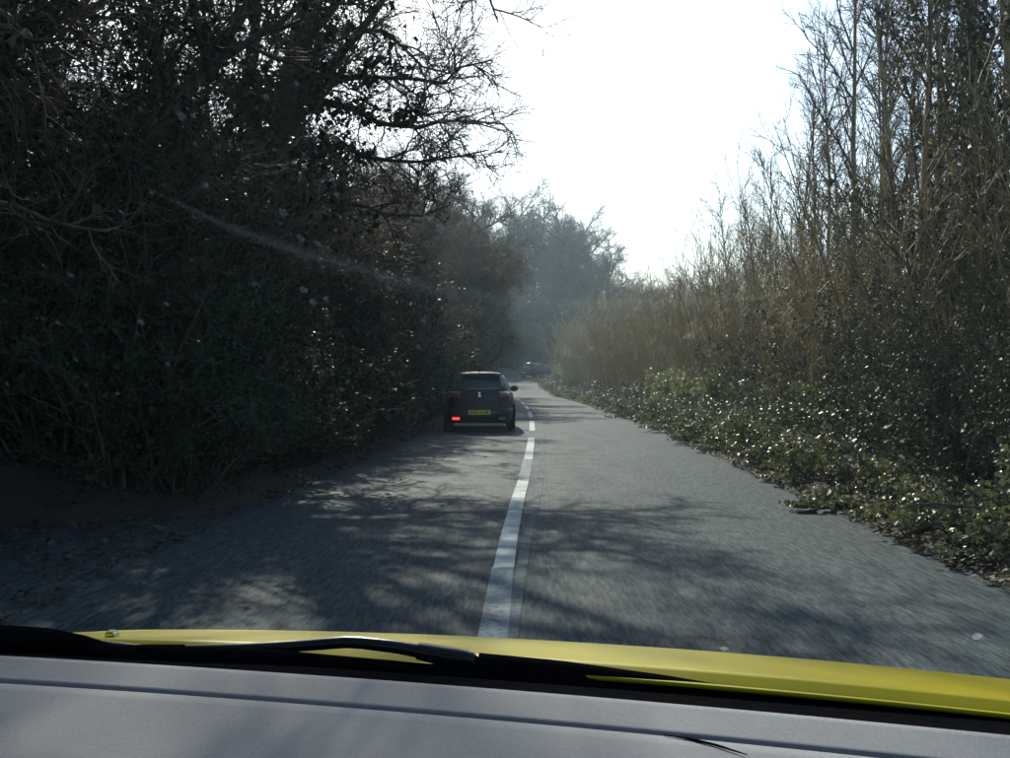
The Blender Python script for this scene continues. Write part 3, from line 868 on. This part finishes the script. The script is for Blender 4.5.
def hatchback(name, loc, heading, paint, label, plate, lit_fog, rear_plate_mat='plate'):
    """local +Y is forward, y=0 at the rear bumper, z=0 at the road"""
    root = empty(name, loc, heading)
    N = 72
    # level: z, y rear, y front, half width, exponent, front droop
    lev = [(.20, .10, 3.86, .74, .34, 0, 0), (.26, .03, 3.93, .80, .36, 0, 0), (.36, .00, 3.96, .835, .38, 0, 0), (.50, .00, 3.95, .85, .40, .0, 0), (.62, .03, 3.92, .85, .40, .02, 0),
           (.70, .07, 3.86, .845, .40, .06, 0), (.80, .09, 3.78, .835, .42, .10, 0), (.90, .12, 3.62, .815, .44, .16, 0), (.945, .15, 3.40, .79, .46, .14, 0),
           (.965, .18, 2.98, .755, .42, .0, 0), (1.05, .26, 2.80, .725, .38, 0, 0), (1.17, .37, 2.56, .675, .37, 0, 0), (1.29, .46, 2.30, .61, .38, 0, 0),
           (1.365, .48, 2.10, .555, .42, 0, 0), (1.40, .56, 2.00, .48, .5, 0, 0), (1.42, .72, 1.84, .34, .6, 0, 0), (1.428, 1.0, 1.55, .14, .7, 0, 0)]
    def ring(l, grow=0):
        z, yr, yf, hw, e, dr, _ = l
        out_ = []
        for (x, y) in plan_contour(N, yr - grow, yf + grow, hw + grow, e):
            t = max(0, (y - 2.6) / 1.4); out_.append((x, y, z - dr * t * t))
        return out_
    rings = np.array([ring(l) for l in lev])
    V = rings.reshape(-1, 3); nr = len(lev)
    idx = np.arange(nr * N).reshape(nr, N); nx = np.roll(idx, -1, 1)
    Q = np.stack([idx[:-1], nx[:-1], nx[1:], idx[1:]], -1).reshape(-1, 4)
    me = np_mesh('body', V, Q, smooth=True)
    bm = bmesh.new(); bm.from_mesh(me)
    bm.verts.ensure_lookup_table()
    bm.faces.new([bm.verts[i] for i in idx[-1]]); bm.faces.new([bm.verts[i] for i in idx[0][::-1]])
    bm.to_mesh(me); bm.free()
    body = link('body', me, paint, root)
    def patch(nm, l0, l1, cond, grow, m_, parent=root, steps=4, thick=.004):
        """a panel laid on the body between two levels where cond(x, y) holds"""
        za, zb = l0, l1
        zs = np.linspace(za, zb, steps); LV = np.array([l[:6] for l in lev])
        rg = [ring((zz, *[np.interp(zz, LV[:, 0], LV[:, j]) for j in range(1, 6)], 0), grow) for zz in zs]
        V, Qs = [], []
        for r_ in rg: V += r_
        for a in range(steps - 1):
            for i in range(N):
                j = (i + 1) % N
                c = [rg[a][i], rg[a][j], rg[a + 1][j], rg[a + 1][i]]
                if all(cond(*p) for p in c): Qs.append((a * N + i, a * N + j, (a + 1) * N + j, (a + 1) * N + i))
        if not Qs: return None
        used = sorted({v for q in Qs for v in q}); mp = {v: k for k, v in enumerate(used)}
        me = np_mesh(nm, [V[u] for u in used], [[mp[v] for v in q] for q in Qs], smooth=True)
        o = link(nm, me, m_, parent); solid(o, thick, 1)
        return o
    rw = patch('rear_window', .99, 1.33, lambda x, y, z: y < .75 and abs(x) < .60 - .25 * (z - 1.0), .004, M['carglass'])
    patch('windscreen', .99, 1.35, lambda x, y, z: y > 2.0 and abs(x) < .60 - .25 * (z - 1.0), .004, M['carglass'])
    for s in (-1, 1):
        patch('side_window', 1.0, 1.31, lambda x, y, z: x * s > .3 and .62 < y < 1.45, .004, M['carglass'])
        patch('side_window', 1.0, 1.31, lambda x, y, z: x * s > .3 and 1.52 < y < 2.45 - (z - 1) * .8, .004, M['carglass'])
        tl = patch('tail_light', .80, .95, lambda x, y, z: x * s > .42 and y < .40, .008, M['redlens'])
        patch('headlight', .62, .76, lambda x, y, z: x * s > .40 and y > 3.45, .008, M['carglass'])
    patch('rear_bumper', .28, .56, lambda x, y, z: y < .42, .018, paint)
    patch('front_bumper', .28, .52, lambda x, y, z: y > 3.5, .018, paint)
    # spoiler lip over the rear window
    sp = box_mesh('roof_spoiler', -.56, .56, .33, .58, 1.335, 1.372, .012); link('roof_spoiler', sp, paint, root)
    link('sunlit_road_strip', box_mesh('sunlit_road_strip', -.60, .60, .02, .10, .145, .205, .015), M['sunlit_road_strip'], root)  # strip put in for the sunlit road glimpsed under the car
    link('underbody', box_mesh('underbody', -.66, .66, .3, 3.6, .19, .30, .02), M['black'], root)
    # number plates, each with its characters
    for yy, mt_, rot in ((-.026, rear_plate_mat, 0), (4.0, 'wplate', math.pi)):
        pz = .46
        pl_ = link('number_plate', box_mesh('number_plate', -.26, .26, -.006, .006, -.055, .055, .003), M[mt_], root)
        pl_.location = (0, yy, pz); pl_.rotation_euler = (0, 0, rot)
        tx = link('plate_lettering', text_mesh(plate, .105), M['ink'], pl_)
        tx.rotation_euler = (R(90), 0, 0); tx.location = (0, -.0085, -.004); tx.scale = (.96, 1, 1)
    bd = link('badge', text_mesh('S', .15, .006), M['chrome'], root)
    bd.rotation_euler = (R(90), 0, 0); bd.location = (0, .10, .875)
    link('badge_surround', box_mesh('badge_surround', -.055, .055, .09, .13, .865, .955, .01), M['black'], root).location = (0, .02, -.035)
    # fog lamps / reflectors in the rear bumper
    fl = link('fog_lamp', box_mesh('fog_lamp', -.64, -.46, -.022, .04, .285, .345, .012), M['lit' if lit_fog else 'redlens'], root)
    if lit_fog: fl['label'] = 'red rear fog lamp glowing'
    link('fog_lamp', box_mesh('fog_lamp', .46, .64, -.022, .04, .285, .345, .012), M['redlens'], root)
    # handle recess + wiper on the hatch
    link('rear_wiper', box_mesh('rear_wiper', -.02, .36, .155, .175, .985, 1.0, .004), M['black'], root)
    # roof aerial
    V, Q = tubes([(np.array([(0, .62, 1.40), (0, .55, 1.47), (0, .47, 1.55), (0, .42, 1.60)]), np.array([.012, .007, .006, .005]))], 6)
    link('aerial', np_mesh('aerial', V, Q, smooth=True), M['black'], root)
    for s in (-1, 1):
        bm = bmesh.new(); bmesh.ops.create_uvsphere(bm, u_segments=16, v_segments=10, radius=1)
        for v in bm.verts:
            v.co = Vector((s * .885 + v.co.x * .105, 2.42 + v.co.y * .07, 1.0 + v.co.z * .075))
        me = bpy.data.meshes.new('door_mirror'); bm.to_mesh(me); bm.free()
        for p in me.polygons: p.use_smooth = True
        mir = link('door_mirror', me, M['black'], root)
        link('mirror_stalk', box_mesh('mirror_stalk', min(s * .74, s * .82), max(s * .74, s * .82), 2.40, 2.46, .95, .985, .008), M['black'], mir)
        link('mirror_glass', box_mesh('mirror_glass', s * .885 - .07, s * .885 + .07, 2.345, 2.356, .955, 1.045, .004), M['carglass'], mir)
    for s in (-1, 1):
        for wy in (.72, 3.2):
            w = empty('wheel', (s * .765, wy, .30)); w.parent = root
            bm = bmesh.new()
            prof_ = [(.19, -.085), (.245, -.095), (.285, -.09), (.298, -.06), (.30, 0), (.298, .06), (.285, .09), (.245, .095), (.19, .085)]
            n_ = 28
            vv = [[bm.verts.new((px_, math.cos(2 * math.pi * k / n_) * r_, math.sin(2 * math.pi * k / n_) * r_)) for (r_, px_) in prof_] for k in range(n_)]
            for k in range(n_):
                for j in range(len(prof_) - 1):
                    bm.faces.new((vv[k][j], vv[(k + 1) % n_][j], vv[(k + 1) % n_][j + 1], vv[k][j + 1]))
            me = bpy.data.meshes.new('tyre'); bm.to_mesh(me); bm.free()
            for p in me.polygons: p.use_smooth = True
            link('tyre', me, M['rubber'], w)
            bm = bmesh.new(); bmesh.ops.create_cone(bm, cap_ends=True, segments=24, radius1=.192, radius2=.192, depth=.10)
            bmesh.ops.rotate(bm, verts=bm.verts, matrix=Matrix.Rotation(R(90), 3, 'Y'))
            for k in range(5):
                r0 = bmesh.ops.create_cube(bm, size=1)
                for v in r0['verts']:
                    v.co = Vector((v.co.x * .125, v.co.y * .045, v.co.z * .16 + .10))
                bmesh.ops.rotate(bm, verts=r0['verts'], matrix=Matrix.Rotation(2 * math.pi * k / 5, 3, 'X'))
            me = bpy.data.meshes.new('rim'); bm.to_mesh(me); bm.free(); link('rim', me, M['rim'], w)
            bm = bmesh.new(); bmesh.ops.create_cone(bm, cap_ends=True, segments=24, radius1=.345, radius2=.345, depth=.03)
            bmesh.ops.rotate(bm, verts=bm.verts, matrix=Matrix.Rotation(R(90), 3, 'Y'))
            me = bpy.data.meshes.new('wheel_arch'); bm.to_mesh(me); bm.free()
            ar = link('wheel_arch', me, M['black'], root); ar.location = (s * .838, wy, .33)
    tag(root, label, 'car')
    return root

cy_ = 25.0
hatchback('dark_hatchback', (-.60, cy_, zroad(cy_) + .004), R(1.2), M['navy'],
          'dark navy hatchback ahead with yellow rear number plate and one red lamp lit', 'SV53 XUR', True)
fx, fy = 1.75, 100.6
hatchback('distant_car', (fx, fy, float(zroad(fy)) + .03), R(-47), M['blue'],
          'small dark car far ahead turning right round the bend', 'KR02 LTE', False, 'wplate')

# ------------------------------------------------------------------ the photographer's own car (yellow)
YAW = R(-15)
OX, OY = -.26, 0.0
own = empty('yellow_car', (OX, OY, 0), YAW)
own['label'] = 'yellow car the photograph is taken from, bonnet, wipers and grey dashboard in view'
own['category'] = 'car'
def vb(u): return .975 - .08 * (u + .03) ** 2
ZB = .972
U = np.linspace(-.80, .80, 41)
def sheet(nm, fn, nv, m_, thick, U_=U, parent=own, offset=-1):
    P = np.array([[fn(u, t) for t in np.linspace(0, 1, nv)] for u in U_])
    o = link(nm, grid_mesh(nm, P), m_, parent)
    if thick: solid(o, thick, offset)
    return o
# dashboard: rear pad, a recessed seam, and the vent strip under the glass
def zd(v): return .955 + .018 * (v - .5) / .5
sheet('dashboard_pad', lambda u, t: (u, .45 + t * (vb(u) - .066 - .45), zd(.45 + t * (vb(u) - .066 - .45))  - .05 * max(0, (.35 - t) / .35) ** 2), 26, M['dash'], .03)
sheet('dashboard_seam', lambda u, t: (u, vb(u) - .075 + t * .02, .960), 3, M['black'], .003)
sheet('dashboard_edge_strip', lambda u, t: (u, vb(u) - .062 + t * .062, .9705 + .005 * t), 8, M['dash'], .02)
# black scuttle outside the glass
sheet('scuttle_panel', lambda u, t: (u, vb(u) + .003 + t * .28, .974 - .066 * t + .002 * math.sin(t * 20) * (t > .3)), 24, M['black'], .01)
# windscreen
def glass_pt(u, t):
    k = 1 - .12 * t
    return (u * k, vb(u) - .70 * t + .05 * math.sin(t * math.pi) * 1, ZB + .535 * t)
sheet('windscreen', lambda u, t: glass_pt(u, t), 16, M['screen'], 0)
for s in (-1, 1):
    P = np.array([glass_pt(s * .80, t) for t in np.linspace(0, 1, NP[0])]) + np.array([s * .04, 0, 0])
    V, Q = tubes([(P, np.full(NP[0], .045))], 8)
    link('windscreen_pillar', np_mesh('windscreen_pillar', V, Q, smooth=True), M['black'], own)
sheet('roof', lambda u, t: (u * .9, vb(u) - .70 - 1.5 * t, 1.507 + .03 * math.sin(t * 3) - .04 * u * u), 8, M['yellow'], .03)
# bonnet
Ub = np.linspace(-.86, .86, 45)
def bonnet(u, t):
    vr = 1.150 - .03 * u * u
    v = vr + t * 1.0
    s = v - vr
    z = .944 - .026 * (abs(u) / .86) ** 2.2 - .03 * max(0, (abs(u) - .74) / .12) ** 2
    z += .010 * sm((s - .045) / .016) - .005 * math.exp(-((s - .040) / .010) ** 2) - .195 * s - .10 * max(0, s - .35) ** 1.6 - .55 * max(0, s - .8) ** 1.5
    return (u * (1 - .05 * t), v, float(z))
P = np.array([[bonnet(u, t) for t in np.r_[np.linspace(0, .12, 16), np.linspace(.14, 1, 22)]] for u in Ub])
b_ = link('bonnet', grid_mesh('bonnet', P), M['yellow'], own); solid(b_, .004, -1)
for s in (-1, 1):
    P = np.array([[(s * (.862 + .02 * math.sin(q * 1.5)) , v, .90 - .2 * (v - 1.2) - q * .3 - .1 * max(0, v - 1.6)) for q in np.linspace(0, 1, 8)] for v in np.linspace(1.0, 2.2, 14)])
    solid(link('wing', grid_mesh('wing', P if s > 0 else P[::-1]), M['yellow'], own), .01, -1)
# chrome bead put in for the bright sparkle of a water droplet
sparkle = link('sparkle_bead', box_mesh('sparkle_bead', -.007, .007, -.007, .007, -.006, .004, .002), M['chrome'], own)
# wipers: points measured where the blade lies on the scuttle, converted to the car's own frame
inv = Matrix.Translation((OX, OY, 0)) @ Matrix.Rotation(YAW, 4, 'Z')
inv = inv.inverted()
def wp(px, py, d):
    q = inv @ Vector(((px - 505) / F * d, d, EYE - (py - 379) / F * d)); return (q.x, q.y, q.z)
sparkle.location = wp(112, 634, 1.33)
def wiper_rod(nm, pts, radii, m_, parent, n=16, sides=8, flat=1.0):
    P = resample([wp(*p) for p in pts], n)
    L = np.linspace(0, len(radii) - 1, n); rd = np.interp(L, np.arange(len(radii)), radii)
    V, Q = tubes([(P, rd)], sides)
    return link(nm, np_mesh(nm, V, Q, smooth=True), m_, parent)
def on_dash(px, py):
    d = (EYE - .9705) / ((py - 379) / F); return (px, py, d)
wiper_rod('dashboard_crease', [on_dash(664, 735), on_dash(690, 739), on_dash(715, 745), on_dash(747, 755)], [.0004, .0010, .0010, .0004], M['black'], own, 14, 6)
w1 = empty('wiper', wp(40, 645, 1.2)); w1.parent = own
own_inv = Matrix.Translation(w1.location).inverted()
def under_w(o, w):
    o.matrix_parent_inverse = Matrix.Translation(w.location).inverted(); return o
w1a = under_w(wiper_rod('wiper_arm', [(-60, 640, 1.18), (60, 643, 1.18), (150, 652, 1.17), (250, 649, 1.16), (300, 646, 1.16), (352, 642, 1.15), (395, 647, 1.14), (430, 653, 1.13)], [.012, .011, .008, .007, .0065, .0065, .007, .008], M['gloss'], w1, 30), w1)
under_w(wiper_rod('wiper_hook', [(418, 651, 1.13), (438, 655, 1.125), (460, 658, 1.12), (474, 661, 1.12), (474, 668, 1.12)], [.009, .010, .010, .009, .007], M['gloss'], w1, 14, 10), w1)
under_w(wiper_rod('wiper_blade', [(90, 652, 1.13), (250, 657, 1.13), (400, 669, 1.12), (600, 687, 1.10), (758, 699, 1.08)], [.008, .010, .008, .011, .006], M['black'], w1, 24), w1)
under_w(wiper_rod('blade_spoiler', [(478, 668, 1.12), (560, 675, 1.115), (650, 686, 1.10), (758, 698, 1.09)], [.016, .015, .013, .007], M['black'], w1, 20), w1)
w2 = empty('wiper', wp(0, 645, 1.2)); w2.parent = own
under_w(wiper_rod('wiper_blade', [(-150, 640, 1.16), (-40, 639, 1.16), (50, 640, 1.16), (85, 645, 1.15), (112, 652, 1.15)], [.016, .018, .017, .013, .008], M['black'], w2, 20), w2)
under_w(wiper_rod('wiper_arm', [(100, 655, 1.14), (140, 652, 1.14), (184, 650, 1.14)], [.008, .008, .006], M['black'], w2, 8), w2)

# dried dirt on the glass: a wiper-sweep smear and dust specks lying on the outside of the windscreen
def on_glass(px, py):
    """where the sight line meets the windscreen surface (own car frame)"""
    a = wp(px, py, .001); b2 = wp(px, py, 1.2)
    best = None
    for k in range(400):
        f = k / 400; v = a[1] + (b2[1] - a[1]) * f; u = a[0] + (b2[0] - a[0]) * f; z = a[2] + (b2[2] - a[2]) * f
        t = (z - ZB) / .535
        if t < 0: return (u, v, z)
        if v >= vb(u) - .70 * t + .05 * math.sin(t * math.pi): return (u, v + .001, z)
    return b2
arc = [(150, 190), (230, 228), (300, 252), (380, 275), (450, 292), (520, 302), (600, 305), (680, 303), (760, 297), (830, 288)]
def arc_strip(h0, h1, shift=0):
    L = []
    for i, (x, y) in enumerate(arc):
        w = (.1 + math.sin(math.pi * (i / (len(arc) - 1)) ** .75))
        L.append([on_glass(x, y + shift - h0 * w), on_glass(x, y + shift + h1 * w)])
    return np.array(L)
sm_parts = [arc_strip(a_, b_) + np.array([0, .0004 * q, 0]) for q, (a_, b_) in enumerate([(9, 8), (6.5, 6), (4.5, 4), (3, 2.5), (1.5, 1)])] + [arc_strip(1.5, 1.5, 11) + np.array([0, .0024, 0])]
VV = np.concatenate([a_.reshape(-1, 3) for a_ in sm_parts]); n_ = len(arc)
QQ = np.concatenate([np.array([(2 * i, 2 * i + 1, 2 * i + 3, 2 * i + 2) for i in range(n_ - 1)]) + 2 * n_ * q for q in range(len(sm_parts))])
link('wiper_smear', np_mesh('wiper_smear', VV, QQ), M['smear'], own)
rq = random.Random(9)
V, Tt = [], []
for k in range(150):
    if k < 14: px, py, rad = [(282, 212, 5), (690, 336, 5), (303, 290, 4), (330, 175, 4), (180, 115, 5), (565, 352, 6), (312, 302, 4), (440, 228, 5), (820, 512, 3), (978, 637, 5), (724, 649, 4), (300, 238, 4), (140, 322, 4), (205, 185, 4)][k]
    else: px, py, rad = rq.uniform(0, 720), rq.uniform(60, 400), rq.uniform(1.0, 3.2)
    c = on_glass(px, py); r_ = rad / F * c[1]
    e1 = Vector((1, 0, 0)); e2 = Vector((0, -.78, .62)); b0 = len(V)
    V.append(c)
    for j in range(9):
        q = j * 2 * math.pi / 9; rj = r_ * rq.uniform(.75, 1.15)
        V.append(tuple(Vector(c) + e1 * rj * math.cos(q) + e2 * rj * 1.3 * math.sin(q)))
    Tt += [(b0, b0 + 1 + j, b0 + 1 + (j + 1) % 9) for j in range(9)]
sp = link('dust_specks', np_mesh('dust_specks', V, T=Tt), M['speck'], own); sp['kind'] = 'stuff'

# ------------------------------------------------------------------ haze
HZD = 0.0010
bxm = box_mesh('haze', -220, 220, -60, 420, -2, 36)
m = bpy.data.materials.new('haze'); m.use_nodes = True
t = m.node_tree; t.nodes.remove(t.nodes['Principled BSDF'])
pv = t.nodes.new('ShaderNodeVolumePrincipled')
pv.inputs['Color'].default_value = (.68, .88, 1.0, 1); pv.inputs['Density'].default_value = HZD; pv.inputs['Anisotropy'].default_value = .3
t.links.new(pv.outputs[0], t.nodes['Material Output'].inputs['Volume'])
tag(link('haze', bxm, m), 'thin pale haze over the road and woods', 'haze', None, 'stuff')
